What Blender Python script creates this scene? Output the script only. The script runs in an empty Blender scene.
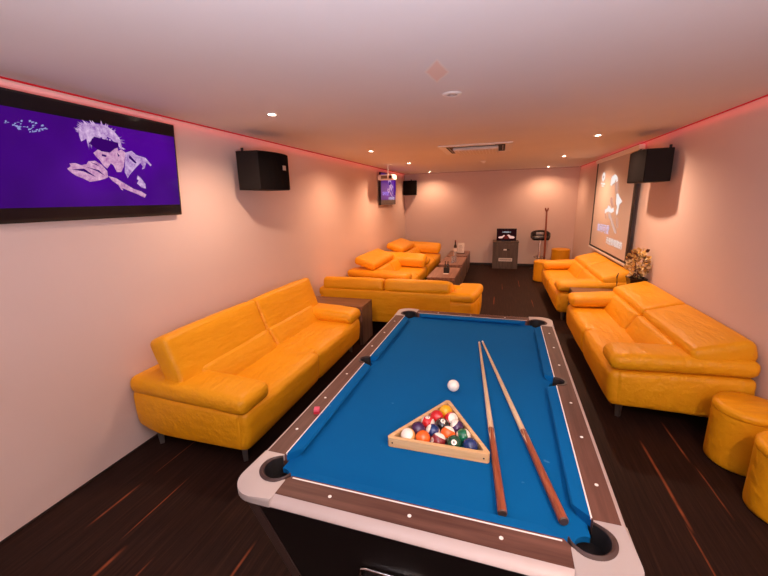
import bpy, bmesh, math, random
from mathutils import Vector, Matrix, noise
random.seed(7)
PI = math.pi
scene = bpy.context.scene
COL = scene.collection

# ------------------------------------------------------------------ materials
def newmat(name):
    m = bpy.data.materials.new(name); m.use_nodes = True
    nt = m.node_tree; b = nt.nodes['Principled BSDF']
    return m, nt, b

def plain(name, col, rough=.5, metal=0., spec=.5, coat=0., emit=None, es=0., trans=0., bump=None):
    m, nt, b = newmat(name)
    b.inputs['Base Color'].default_value = (*col, 1)
    b.inputs['Roughness'].default_value = rough
    b.inputs['Metallic'].default_value = metal
    b.inputs['Specular IOR Level'].default_value = spec
    b.inputs['Coat Weight'].default_value = coat
    b.inputs['Transmission Weight'].default_value = trans
    if emit:
        b.inputs['Emission Color'].default_value = (*emit, 1)
        b.inputs['Emission Strength'].default_value = es
    # slight procedural variation of tone and relief
    tc = nt.nodes.new('ShaderNodeTexCoord'); n = nt.nodes.new('ShaderNodeTexNoise')
    n.inputs['Scale'].default_value = bump[0] if bump else 60
    n.inputs['Detail'].default_value = 3
    nt.links.new(tc.outputs['Object'], n.inputs['Vector'])
    bp = nt.nodes.new('ShaderNodeBump'); bp.inputs['Strength'].default_value = bump[1] if bump else .03
    bp.inputs['Distance'].default_value = .002
    nt.links.new(n.outputs['Fac'], bp.inputs['Height']); nt.links.new(bp.outputs['Normal'], b.inputs['Normal'])
    return m

def mixcol(nt, fac, a, b_):
    mx = nt.nodes.new('ShaderNodeMix'); mx.data_type = 'RGBA'
    for k, v in ((6, a), (7, b_)):
        if isinstance(v, tuple): mx.inputs[k].default_value = (*v, 1)
        else: nt.links.new(v, mx.inputs[k])
    if isinstance(fac, (int, float)): mx.inputs[0].default_value = fac
    else: nt.links.new(fac, mx.inputs[0])
    return mx.outputs[2]

def ramp(nt, src, stops):
    r = nt.nodes.new('ShaderNodeValToRGB'); e = r.color_ramp.elements
    while len(e) < len(stops): e.new(.5)
    for el, (p, c) in zip(e, stops): el.position = p; el.color = (*c, 1)
    nt.links.new(src, r.inputs[0]); return r.outputs[0]

def mapped_noise(nt, scale_vec, scale=1., detail=4, rough=.5):
    tc = nt.nodes.new('ShaderNodeTexCoord'); mp = nt.nodes.new('ShaderNodeMapping')
    mp.inputs['Scale'].default_value = scale_vec
    n = nt.nodes.new('ShaderNodeTexNoise'); n.inputs['Scale'].default_value = scale
    n.inputs['Detail'].default_value = detail; n.inputs['Roughness'].default_value = rough
    nt.links.new(tc.outputs['Object'], mp.inputs['Vector']); nt.links.new(mp.outputs[0], n.inputs['Vector'])
    return n.outputs['Fac']

def math_node(nt, op, a, b_=None, clamp=False):
    n = nt.nodes.new('ShaderNodeMath'); n.operation = op; n.use_clamp = clamp
    for k, v in ((0, a), (1, b_)):
        if v is None: continue
        if isinstance(v, (int, float)): n.inputs[k].default_value = v
        else: nt.links.new(v, n.inputs[k])
    return n.outputs[0]

def leather():
    m, nt, b = newmat('yellow_leather')
    n1 = mapped_noise(nt, (1, 1, 1), 2.5, 3)
    c = ramp(nt, n1, [(.3, (.86, .372, .008)), (.7, (.92, .41, .011))])
    nt.links.new(c, b.inputs['Base Color'])
    b.inputs['Roughness'].default_value = .42
    b.inputs['Specular IOR Level'].default_value = .30
    w = mapped_noise(nt, (1.0, 3.2, 3.2), 4.5, 4, .55)
    g = mapped_noise(nt, (1, 1, 1), 180, 2)
    h = math_node(nt, 'ADD', math_node(nt, 'MULTIPLY', w, 1.0), math_node(nt, 'MULTIPLY', g, .03))
    bp = nt.nodes.new('ShaderNodeBump'); bp.inputs['Strength'].default_value = .66; bp.inputs['Distance'].default_value = .02
    nt.links.new(h, bp.inputs['Height']); nt.links.new(bp.outputs['Normal'], b.inputs['Normal'])
    return m

def wood(name, a, b_, axis=1, scale=14, rough=.4, spec=.4):
    m, nt, b = newmat(name)
    s = [scale]*3; s[axis] = scale*.06
    n = mapped_noise(nt, tuple(s), 1.6, 6, .6)
    c = ramp(nt, n, [(.32, a), (.5, tuple((x+y)/2 for x, y in zip(a, b_))), (.68, b_)])
    nt.links.new(c, b.inputs['Base Color']); b.inputs['Roughness'].default_value = rough
    b.inputs['Specular IOR Level'].default_value = spec
    bp = nt.nodes.new('ShaderNodeBump'); bp.inputs['Strength'].default_value = .08; bp.inputs['Distance'].default_value = .002
    nt.links.new(n, bp.inputs['Height']); nt.links.new(bp.outputs['Normal'], b.inputs['Normal'])
    return m

def wall_mat(name, col):
    m, nt, b = newmat(name)
    n = mapped_noise(nt, (1, 1, 1), 1.3, 5)
    c = ramp(nt, n, [(.3, tuple(x*.96 for x in col)), (.7, col)])
    nt.links.new(c, b.inputs['Base Color']); b.inputs['Roughness'].default_value = .75
    b.inputs['Specular IOR Level'].default_value = .25
    g = mapped_noise(nt, (1, 1, 1), 90, 4)
    bp = nt.nodes.new('ShaderNodeBump'); bp.inputs['Strength'].default_value = .12; bp.inputs['Distance'].default_value = .003
    nt.links.new(g, bp.inputs['Height']); nt.links.new(bp.outputs['Normal'], b.inputs['Normal'])
    return m, nt, b, c

def floor_mat():
    m, nt, b = newmat('dark_plank_floor')
    tc = nt.nodes.new('ShaderNodeTexCoord'); sep = nt.nodes.new('ShaderNodeSeparateXYZ')
    nt.links.new(tc.outputs['Object'], sep.inputs[0])
    n = mapped_noise(nt, (60, 2.2, 1), 1.0, 5, .65)
    big = mapped_noise(nt, (7, .7, 1), 1.0, 2)
    c1 = ramp(nt, n, [(.30, (.014, .006, .0045)), (.55, (.030, .013, .009)), (.78, (.062, .026, .016))])
    c2 = mixcol(nt, math_node(nt, 'MULTIPLY', big, .5), c1, (.016, .009, .008))
    # thin copper inlay lines that run with the planks
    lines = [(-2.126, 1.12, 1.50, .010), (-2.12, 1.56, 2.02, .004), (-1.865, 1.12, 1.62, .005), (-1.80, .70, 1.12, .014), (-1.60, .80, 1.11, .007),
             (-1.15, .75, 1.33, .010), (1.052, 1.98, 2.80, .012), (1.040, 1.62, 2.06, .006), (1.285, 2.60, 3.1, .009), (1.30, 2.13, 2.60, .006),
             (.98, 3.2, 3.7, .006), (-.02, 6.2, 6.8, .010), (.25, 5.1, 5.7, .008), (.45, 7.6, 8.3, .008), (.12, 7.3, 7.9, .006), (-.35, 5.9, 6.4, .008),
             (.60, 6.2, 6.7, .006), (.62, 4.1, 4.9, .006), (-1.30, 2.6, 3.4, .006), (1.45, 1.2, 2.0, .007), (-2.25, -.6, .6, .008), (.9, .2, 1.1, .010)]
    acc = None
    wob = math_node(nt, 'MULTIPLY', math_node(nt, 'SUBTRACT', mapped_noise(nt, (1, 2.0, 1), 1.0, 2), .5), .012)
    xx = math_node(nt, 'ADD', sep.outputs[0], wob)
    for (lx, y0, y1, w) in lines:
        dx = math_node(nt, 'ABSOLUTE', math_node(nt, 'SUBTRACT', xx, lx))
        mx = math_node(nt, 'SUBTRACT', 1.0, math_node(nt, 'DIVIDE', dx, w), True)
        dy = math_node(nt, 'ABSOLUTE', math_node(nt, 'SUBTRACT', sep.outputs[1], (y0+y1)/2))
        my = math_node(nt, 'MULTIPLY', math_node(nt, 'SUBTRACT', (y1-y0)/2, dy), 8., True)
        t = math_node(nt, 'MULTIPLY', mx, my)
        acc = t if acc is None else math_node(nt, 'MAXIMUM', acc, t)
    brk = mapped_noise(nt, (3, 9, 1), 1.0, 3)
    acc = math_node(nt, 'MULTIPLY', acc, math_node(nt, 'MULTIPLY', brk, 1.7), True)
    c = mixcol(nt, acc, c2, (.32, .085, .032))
    # plank joints
    fr = math_node(nt, 'FRACT', math_node(nt, 'MULTIPLY', sep.outputs[0], 1/.13))
    jt = math_node(nt, 'LESS_THAN', fr, .02)
    c = mixcol(nt, math_node(nt, 'MULTIPLY', jt, .5), c, (.004, .003, .003))
    nt.links.new(c, b.inputs['Base Color'])
    b.inputs['Roughness'].default_value = .6; b.inputs['Specular IOR Level'].default_value = .10
    bp = nt.nodes.new('ShaderNodeBump'); bp.inputs['Strength'].default_value = .25; bp.inputs['Distance'].default_value = .003
    nt.links.new(n, bp.inputs['Height']); nt.links.new(bp.outputs['Normal'], b.inputs['Normal'])
    return m

def felt_mat():
    m, nt, b = newmat('blue_felt')
    n = mapped_noise(nt, (1, 1, 1), 260, 3); n2 = mapped_noise(nt, (1, 1, 1), 3, 5)
    c = mixcol(nt, math_node(nt, 'MULTIPLY', n2, .5), (.0006, .105, .315), (.001, .126, .365))
    # small chalk marks
    v = mapped_noise(nt, (1, 1, 1), 22, 2); mk = math_node(nt, 'MULTIPLY', math_node(nt, 'SUBTRACT', v, .74), 6., True)
    c = mixcol(nt, mk, c, (.10, .30, .55))
    nt.links.new(c, b.inputs['Base Color']); b.inputs['Roughness'].default_value = .95
    b.inputs['Specular IOR Level'].default_value = .1
    b.inputs['Sheen Weight'].default_value = .05; b.inputs['Sheen Tint'].default_value = (.2, .5, 1, 1)
    bp = nt.nodes.new('ShaderNodeBump'); bp.inputs['Strength'].default_value = .2; bp.inputs['Distance'].default_value = .001
    nt.links.new(n, bp.inputs['Height']); nt.links.new(bp.outputs['Normal'], b.inputs['Normal'])
    return m

def emis(name, col, strength=1., col2=None, axis=1):
    m = bpy.data.materials.new(name); m.use_nodes = True; nt = m.node_tree
    nt.nodes.clear(); o = nt.nodes.new('ShaderNodeOutputMaterial'); e = nt.nodes.new('ShaderNodeEmission')
    e.inputs[0].default_value = (*col, 1); e.inputs[1].default_value = strength
    if col2:
        n = mapped_noise(nt, (1, 1, 1), 26, 4, .7)
        nt.links.new(ramp(nt, n, [(.3, col), (.7, col2)]), e.inputs[0])
    nt.links.new(e.outputs[0], o.inputs[0]); return m

M = {}
M['leather'] = leather()
M['wall'], *_ = wall_mat('wall_paint', (.78, .615, .565))
def ceiling_mat():
    m, nt, b, c = wall_mat('ceiling_paint', (.80, .755, .76))
    tc = nt.nodes.new('ShaderNodeTexCoord'); sep = nt.nodes.new('ShaderNodeSeparateXYZ'); nt.links.new(tc.outputs['Object'], sep.inputs[0])
    # a diamond of bare plaster where the paint was patched
    wob = math_node(nt, 'MULTIPLY', math_node(nt, 'SUBTRACT', mapped_noise(nt, (1, 1, 1), 14, 3), .5), .05)
    dx = math_node(nt, 'SUBTRACT', sep.outputs[0], -.354); dy = math_node(nt, 'SUBTRACT', sep.outputs[1], 2.19)
    a_ = math_node(nt, 'ABSOLUTE', math_node(nt, 'ADD', math_node(nt, 'MULTIPLY', dx, 15.97), math_node(nt, 'MULTIPLY', dy, 2.51)))
    b_ = math_node(nt, 'ABSOLUTE', math_node(nt, 'ADD', math_node(nt, 'MULTIPLY', dx, -2.1), math_node(nt, 'MULTIPLY', dy, 5.38)))
    s = math_node(nt, 'ADD', math_node(nt, 'ADD', a_, b_), math_node(nt, 'MULTIPLY', wob, 7.))
    k = math_node(nt, 'MULTIPLY', math_node(nt, 'SUBTRACT', 1.0, s), 5., True)
    edge = math_node(nt, 'MULTIPLY', math_node(nt, 'SUBTRACT', 1.18, s), 6., True)
    c2 = mixcol(nt, edge, c, (.86, .78, .74))
    c3 = mixcol(nt, math_node(nt, 'MULTIPLY', k, .75), c2, (.84, .60, .52))
    nt.links.new(c3, b.inputs['Base Color']); return m
M['ceiling'] = ceiling_mat()
M['floor'] = floor_mat()
M['skirting'] = plain('dark_skirting', (.03, .018, .015), .5)
M['felt'] = felt_mat()
M['railwood'] = wood('brown_rail_laminate', (.075, .030, .022), (.16, .072, .052), 1, 20, .5, .3)
M['railwood_x'] = wood('brown_rail_laminate_cross', (.075, .030, .022), (.16, .072, .052), 0, 20, .5, .3)
M['casting'] = plain('cast_metal', (.50, .45, .44), .45, .3, .4, bump=(300, .15))
M['mould'] = plain('brushed_metal_molding', (.50, .42, .40), .5, .3, .4)
M['white'] = plain('white_plastic', (.85, .82, .8), .35)
M['rubber'] = plain('black_rubber', (.012, .010, .010), .6)
M['brownrubber'] = plain('brown_pocket_plastic', (.055, .030, .026), .45)
M['black'] = plain('black_laminate', (.008, .006, .006), .35)
M['bronze'] = plain('dark_metal_trim', (.16, .10, .085), .4, .7)
M['chrome'] = plain('chrome', (.75, .72, .70), .12, 1.)
M['steel'] = plain('brushed_steel', (.40, .36, .34), .35, .9)
M['maple'] = wood('maple', (.62, .42, .24), (.80, .60, .38), 1, 30, .3)
M['rackwood'] = wood('rack_wood', (.62, .38, .17), (.80, .54, .28), 0, 30, .35)
M['butt'] = wood('red_brown_cue_wood', (.20, .040, .018), (.42, .115, .05), 1, 60, .3)
M['tablewood'] = wood('walnut_laminate_y', (.17, .080, .055), (.36, .19, .135), 1, 16, .35)
M['tablewood_x'] = wood('walnut_laminate_x', (.12, .052, .028), (.27, .13, .075), 0, 16, .35)
M['tablewood_z'] = wood('walnut_laminate_z', (.085, .050, .038), (.19, .12, .092), 2, 16, .4)
M['greycab'] = wood('grey_brown_laminate', (.085, .060, .048), (.15, .108, .088), 2, 18, .5)
M['bezel'] = plain('black_gloss_plastic', (.010, .010, .011), .18)
M['grille'] = plain('black_speaker_cloth', (.008, .006, .006), .9, 0, .05, bump=(300, .1))
M['spkbox'] = plain('black_speaker_box', (.012, .009, .008), .6, 0, .2, bump=(200, .2))
M['lamp'] = emis('lamp_glow', (1., .86, .66), 40.)
M['led'] = emis('red_led_strip', (.42, .008, .014), 1.)
M['led_dim'] = emis('red_led_strip_dim', (.45, .08, .07), .5)
M['pot'] = plain('black_glazed_pot', (.012, .008, .010), .2)
M['glassy'] = plain('clear_glass', (.85, .88, .95), .05, 0, .5, trans=.85)
M['bottle'] = plain('dark_bottle_glass', (.035, .020, .012), .08, 0, .6, trans=.2)
M['paper'] = plain('white_card', (.80, .74, .70), .6)
M['print'] = plain('grey_print', (.28, .22, .22), .6)

# ------------------------------------------------------------------ object helpers
def link(o): COL.objects.link(o); return o
def obj(name, bm, mat, parent=None, smooth=None, mats=None):
    me = bpy.data.meshes.new(name)
    bmesh.ops.recalc_face_normals(bm, faces=bm.faces)
    bm.to_mesh(me); bm.free()
    for mm in (mats or [mat]): me.materials.append(mm)
    if smooth is not None:
        me.polygons.foreach_set('use_smooth', [True]*len(me.polygons))
        if smooth < 3: me.set_sharp_from_angle(angle=smooth)
    o = bpy.data.objects.new(name, me); link(o)
    if parent: o.parent = parent
    return o
def thing(name, label, cat, loc=(0, 0, 0), rotz=0, group=None):
    o = bpy.data.objects.new(name, None); link(o)
    o.empty_display_size = .1
    o.location = loc; o.rotation_euler = (0, 0, rotz); o['label'] = label; o['category'] = cat
    if group: o['group'] = group
    return o
def tag(o, label, cat, group=None):
    o['label'] = label; o['category'] = cat
    if group: o['group'] = group
    return o
def structure(name, bm, mat, smooth=None):
    o = obj(name, bm, mat, None, smooth); o['kind'] = 'structure'; return o
def box(bm, x0, x1, y0, y1, z0, z1, bev=0, seg=2):
    v = [bm.verts.new((x, y, z)) for x in (x0, x1) for y in (y0, y1) for z in (z0, z1)]
    fs = [bm.faces.new([v[i] for i in f]) for f in ((0, 1, 3, 2), (4, 6, 7, 5), (0, 4, 5, 1), (2, 3, 7, 6), (0, 2, 6, 4), (1, 5, 7, 3))]
    if bev:
        es = {e for f in fs for e in f.edges}
        bmesh.ops.bevel(bm, geom=list(es), offset=bev, segments=seg, affect='EDGES', profile=.5)
    return bm
def B(*a, **k): return box(bmesh.new(), *a, **k)
def prism(bm, pts, z0, z1, axis='z'):
    def P(p, h):
        return {'z': (p[0], p[1], h), 'x': (h, p[0], p[1]), 'y': (p[0], h, p[1])}[axis]
    a = [bm.verts.new(P(p, z0)) for p in pts]; c = [bm.verts.new(P(p, z1)) for p in pts]
    n = len(pts)
    bm.faces.new(a); bm.faces.new(c)
    for i in range(n): bm.faces.new((a[i], a[(i+1) % n], c[(i+1) % n], c[i]))
    return bm
def lathe(bm, prof, c=(0, 0, 0), n=32, axis='z', cap=True):
    rings = []
    for r, h in prof:
        ring = []
        for i in range(n):
            t = 2*PI*i/n; x, y = r*math.cos(t), r*math.sin(t)
            p = {'z': (x, y, h), 'x': (h, x, y), 'y': (x, h, y)}[axis]
            ring.append(bm.verts.new((c[0]+p[0], c[1]+p[1], c[2]+p[2])))
        rings.append(ring)
    for a, b_ in zip(rings, rings[1:]):
        for i in range(n): bm.faces.new((a[i], a[(i+1) % n], b_[(i+1) % n], b_[i]))
    if cap: bm.faces.new(rings[0]); bm.faces.new(rings[-1])
    return bm
def tube(bm, pts, rad, n=10, cap=True):
    pts = [Vector(p) for p in pts]; rads = rad if isinstance(rad, (list, tuple)) else [rad]*len(pts)
    rings = []; up = Vector((0, 0, 1))
    for i, p in enumerate(pts):
        d = (pts[min(i+1, len(pts)-1)]-pts[max(i-1, 0)]).normalized()
        u = d.cross(up)
        if u.length < 1e-3: u = d.cross(Vector((1, 0, 0)))
        u.normalize(); v = d.cross(u)
        rings.append([bm.verts.new(p+(u*math.cos(2*PI*k/n)+v*math.sin(2*PI*k/n))*rads[i]) for k in range(n)])
    for a, b_ in zip(rings, rings[1:]):
        for i in range(n): bm.faces.new((a[i], a[(i+1) % n], b_[(i+1) % n], b_[i]))
    if cap: bm.faces.new(rings[0]); bm.faces.new(rings[-1])
    return bm
def arc(c, r, a0, a1, n=14):
    return [(c[0]+r*math.cos(math.radians(a0+(a1-a0)*i/n)), c[1]+r*math.sin(math.radians(a0+(a1-a0)*i/n))) for i in range(n+1)]

def soft(sx, sy, sz, r, loc=(0, 0, 0), rotx=0, puff=(0, 0, 0), wr=.004, seed=0, deform=None, n=None):
    """upholstered block: rounded box with puffed faces and slight creases; centre at loc"""
    bm = bmesh.new()
    hx, hy, hz = sx/2, sy/2, sz/2; r = min(r, hx, hy, hz)
    def ticks(h):
        inner = h-r; k = max(2, int(2*inner/.06)); a = [-h+r*(1-math.cos(PI/2*i/4)) for i in range(4)]
        m = [-inner+2*inner*i/k for i in range(k+1)]
        return a+m+[-t for t in reversed(a)]
    T = [ticks(hx), ticks(hy), ticks(hz)]; cache = {}
    def V(p):
        key = tuple(round(q, 5) for q in p)
        if key in cache: return cache[key]
        q = Vector(p); inn = Vector((max(-hx+r, min(hx-r, q.x)), max(-hy+r, min(hy-r, q.y)), max(-hz+r, min(hz-r, q.z))))
        d = q-inn
        if d.length > 1e-6: q = inn+d.normalized()*r
        u, v, w = q.x/hx, q.y/hy, q.z/hz
        e = lambda t: (1-min(1, abs(t))**4)
        q = Vector((q.x+puff[0]*u*e(v)*e(w), q.y+puff[1]*v*e(u)*e(w), q.z+puff[2]*w*e(u)*e(v)))
        if wr:
            nn = noise.noise(Vector((q.x*3+seed*3.7, q.y*9, q.z*9)))+.5*noise.noise(Vector((q.x*11, q.y*5+seed, q.z*14)))
            q += Vector((0, 1, 1)).normalized()*nn*wr
        if deform: q = Vector(deform(q))
        q = Matrix.Rotation(rotx, 3, 'X') @ q + Vector(loc)
        cache[key] = bm.verts.new(q); return cache[key]
    for ax in range(3):
        i, j = (ax+1) % 3, (ax+2) % 3
        for sg in (-1, 1):
            h = (hx, hy, hz)[ax]*sg
            for a in range(len(T[i])-1):
                for c in range(len(T[j])-1):
                    vs = []
                    for (aa, cc) in ((a, c), (a+1, c), (a+1, c+1), (a, c+1)):
                        p = [0, 0, 0]; p[ax] = h; p[i] = T[i][aa]; p[j] = T[j][cc]; vs.append(V(p))
                    vs2 = []
                    for vv in vs:
                        if vv not in vs2: vs2.append(vv)
                    if len(vs2) >= 3:
                        try: bm.faces.new(vs2)
                        except ValueError: pass
    return bm

# ------------------------------------------------------------------ camera
H = 1.7396
yaw, pitch, roll = .30078354, .23278584, -.02382019
cy, sy, cp, sp = math.cos(yaw), math.sin(yaw), math.cos(pitch), math.sin(pitch)
fw = Vector((-sy*cp, cy*cp, -sp)); rt = Vector((cy, sy, 0)); up = rt.cross(fw)
r2 = math.cos(roll)*rt+math.sin(roll)*up; u2 = -math.sin(roll)*rt+math.cos(roll)*up
cam = bpy.data.cameras.new('camera'); co = bpy.data.objects.new('camera', cam); link(co)
cam.sensor_fit = 'HORIZONTAL'; cam.sensor_width = 36; cam.lens = 370.8856/768*36; cam.clip_start = .05; cam.clip_end = 60
co.matrix_world = Matrix(((r2.x, u2.x, -fw.x, 0), (r2.y, u2.y, -fw.y, 0), (r2.z, u2.z, -fw.z, H), (0, 0, 0, 1)))
scene.camera = co

# ------------------------------------------------------------------ room shell
XL, XR, ZC, YB, YF = -2.4707, 1.7727, 2.3996, 10.1024, -2.2
t = .12
structure('floor', B(XL-t, XR+t, YF-t, YB+t, -t, 0), M['floor'])
structure('ceiling', B(XL-t, XR+t, YF-t, YB+t, ZC, ZC+t), M['ceiling'])
structure('wall_left', B(XL-t, XL, YF-t, YB+t, 0, ZC), M['wall'])
structure('wall_right', B(XR, XR+t, YF-t, YB+t, 0, ZC), M['wall'])
structure('wall_back', B(XL, XR, YB, YB+t, 0, ZC), M['wall'])
structure('wall_front', B(XL, XR, YF-t, YF, 0, ZC), M['wall'])
structure('baseboard_back', B(XL, XR, YB-.012, YB, 0, .055), M['skirting'])
structure('baseboard_left', B(XL, XL+.006, YF, YB, 0, .012), M['skirting'])
structure('baseboard_right', B(XR-.006, XR, YF, YB, 0, .012), M['skirting'])
for nm, a, mt in (('trim_1', (XL, XL+.009, YF, YB-.02, ZC-.009, ZC-.001), 'led'),
              ('trim_2', (XR-.009, XR, YF, YB-.02, ZC-.009, ZC-.001), 'led'),
              ('trim_3', (XL+.02, XR-.02, YB-.008, YB, ZC-.008, ZC-.001), 'led_dim')):
    structure(nm, B(*a), M[mt])

# ------------------------------------------------------------------ ceiling lights
def downlight(x, y, label, power, col, size=.035, spot=2.7):
    t_ = thing('downlight', label, 'ceiling light', (x, y, ZC), 0, 'recessed ceiling downlights')
    bm = lathe(bmesh.new(), [(.029, -.001), (.029, -.006), (.040, -.006), (.046, -.001)], n=28, cap=False)
    obj('trim_ring', bm, M['white'], t_, .6)
    bm = lathe(bmesh.new(), [(.029, -.003), (.001, -.0035)], n=24, cap=False)
    obj('lamp', bm, M['lamp'], t_, 3.2)
    if power:
        l = bpy.data.lights.new('downlight_bulb', 'SPOT'); l.energy = power; l.color = col; l.shadow_soft_size = size
        l.spot_size = spot; l.spot_blend = .7
        o = bpy.data.objects.new('downlight_bulb', l); link(o); o.parent = t_; o.location = (0, 0, -.02)
    return t_
WARM = (1., .565, .335); MID = (1., .64, .43); COOL = (1., .76, .66)
PW = 62
for x, y, lab, c, k in (
    (-1.698, 2.689, 'round ceiling downlight nearest the big wall television', MID, 1.0),
    (-1.726, 5.114, 'round ceiling downlight second in the left row, before the projector', WARM, 1.05),
    (-1.651, 7.080, 'round ceiling downlight in the left row just past the projector mount', WARM, 1.6),
    (-1.720, 9.60, 'round ceiling downlight in the left row nearest the back wall', WARM, .75),
    (1.028, 4.999, 'round ceiling downlight of the right row nearest the wall speaker', MID, 1.7),
    (1.011, 7.288, 'round ceiling downlight in the middle of the right row', WARM, 1.8),
    (1.023, 9.60, 'round ceiling downlight of the right row nearest the back wall', WARM, .75),
    (-1.698, .20, 'round ceiling downlight above the left wall beside the camera', COOL, .15),
    (1.028, .20, 'round ceiling downlight above the right side beside the camera', MID, 2.0),
    (1.028, 2.1, 'round ceiling downlight over the right side of the pool table', COOL, .9)):
    if y == 2.1: continue
    downlight(x, y, lab, PW*k, c)
# added fill light behind the camera, set at an invented window
la = bpy.data.lights.new('rear_fill', 'AREA'); la.energy = 26; la.color = (1., .88, .86); la.shape = 'RECTANGLE'; la.size = 1.7; la.size_y = .8
lo = bpy.data.objects.new('rear_fill', la); link(lo); lo.location = (.60, YF+.20, 1.85); lo.rotation_euler = (PI/2+.35, 0, 0)
# added fill light aimed up to brighten the ceiling, its source unseen
la = bpy.data.lights.new('ceiling_fill', 'AREA'); la.energy = 58; la.color = (.90, .88, 1.); la.shape = 'DISK'; la.size = .5
lo = bpy.data.objects.new('ceiling_fill', la); link(lo); lo.location = (-.05, -.25, 1.45); lo.rotation_euler = (PI-.45, 0, 0)
bm = bmesh.new(); box(bm, -.35, 1.55, YF, YF+.03, 1.38, 1.44); box(bm, -.35, 1.55, YF, YF+.03, 2.26, 2.32); box(bm, -.35, -.29, YF, YF+.03, 1.44, 2.26); box(bm, 1.49, 1.55, YF, YF+.03, 1.44, 2.26)
structure('added_window_frame', bm, M['white'])  # unseen frame added around the rear fill light

for lx, ly, lz, sx_, sy_ in ((XL+.03, 3.95, ZC-.012, .02, 12.), (XR-.03, 3.95, ZC-.012, .02, 12.)):
    la = bpy.data.lights.new('led_strip', 'AREA'); la.energy = 2.6; la.color = (1., .05, .08); la.shape = 'RECTANGLE'; la.size = sx_; la.size_y = sy_
    lo = bpy.data.objects.new('led_strip', la); link(lo); lo.location = (lx, ly, lz)
# ceiling fittings
t_ = thing('ceiling_speaker', 'small round white ceiling vent near the plaster patch', 'ceiling vent', (-.328, 2.645, ZC))
obj('rim', lathe(bmesh.new(), [(.036, -.001), (.036, -.010), (.056, -.009), (.066, -.001)], n=36, cap=False), M['white'], t_, .6)
obj('grille', lathe(bmesh.new(), [(.036, -.003), (.028, -.010), (.016, -.010), (.012, -.003), (.001, -.002)], n=30, cap=False), plain('beige_grille', (.5, .42, .38), .6), t_, .6)
t_ = thing('smoke_detector', 'tiny round detector on the ceiling behind the air conditioner', 'smoke detector', (-.325, 7.45, ZC))
obj('base', lathe(bmesh.new(), [(.055, -.001), (.055, -.014), (.04, -.020)], n=24), M['white'], t_, .6)
obj('sensor', lathe(bmesh.new(), [(.028, -.019), (.026, -.036), (.015, -.042)], n=20), M['white'], t_, .6)

# air conditioner cassette
t_ = thing('air_conditioner', 'square white ceiling cassette air conditioner with dark louvre slots', 'air conditioner', (-.34, 5.53, ZC))
s = .46
bm = bmesh.new()
def frame(bm, s0, s1, z0, z1):
    box(bm, -s0, s0, -s0, -s1, z0, z1); box(bm, -s0, s0, s1, s0, z0, z1); box(bm, -s0, -s1, -s1, s1, z0, z1); box(bm, s1, s0, -s1, s1, z0, z1)
frame(bm, .46, .375, -.012, -.001); obj('panel_frame', bm, M['white'], t_)
bm = bmesh.new(); prof = [(.26, -.05), (.30, -.045), (.33, -.03)]
box(bm, -.29, .29, -.29, .29, -.050, -.010, .016); obj('intake_grille', bm, plain('beige_intake', (.74, .67, .62), .5), t_)
bm = bmesh.new()
for i in range(13):
    x = -.26+i*.0433; box(bm, x-.004, x+.004, -.26, .26, -.054, -.049)
obj('grille_slats', bm, M['white'], t_)
obj('slot_backing', B(-.38, .38, -.38, .38, -.009, -.001), M['rubber'], t_)
for k in range(4):
    bm = bmesh.new(); box(bm, -.25, .25, .345, .358, -.016, -.011); bmesh.ops.rotate(bm, verts=bm.verts, cent=(0, .33, -.02), matrix=Matrix.Rotation(.35, 3, 'X'))
    o = obj('louvre', bm, M['white'], t_); o.rotation_euler.z = k*PI/2

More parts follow.
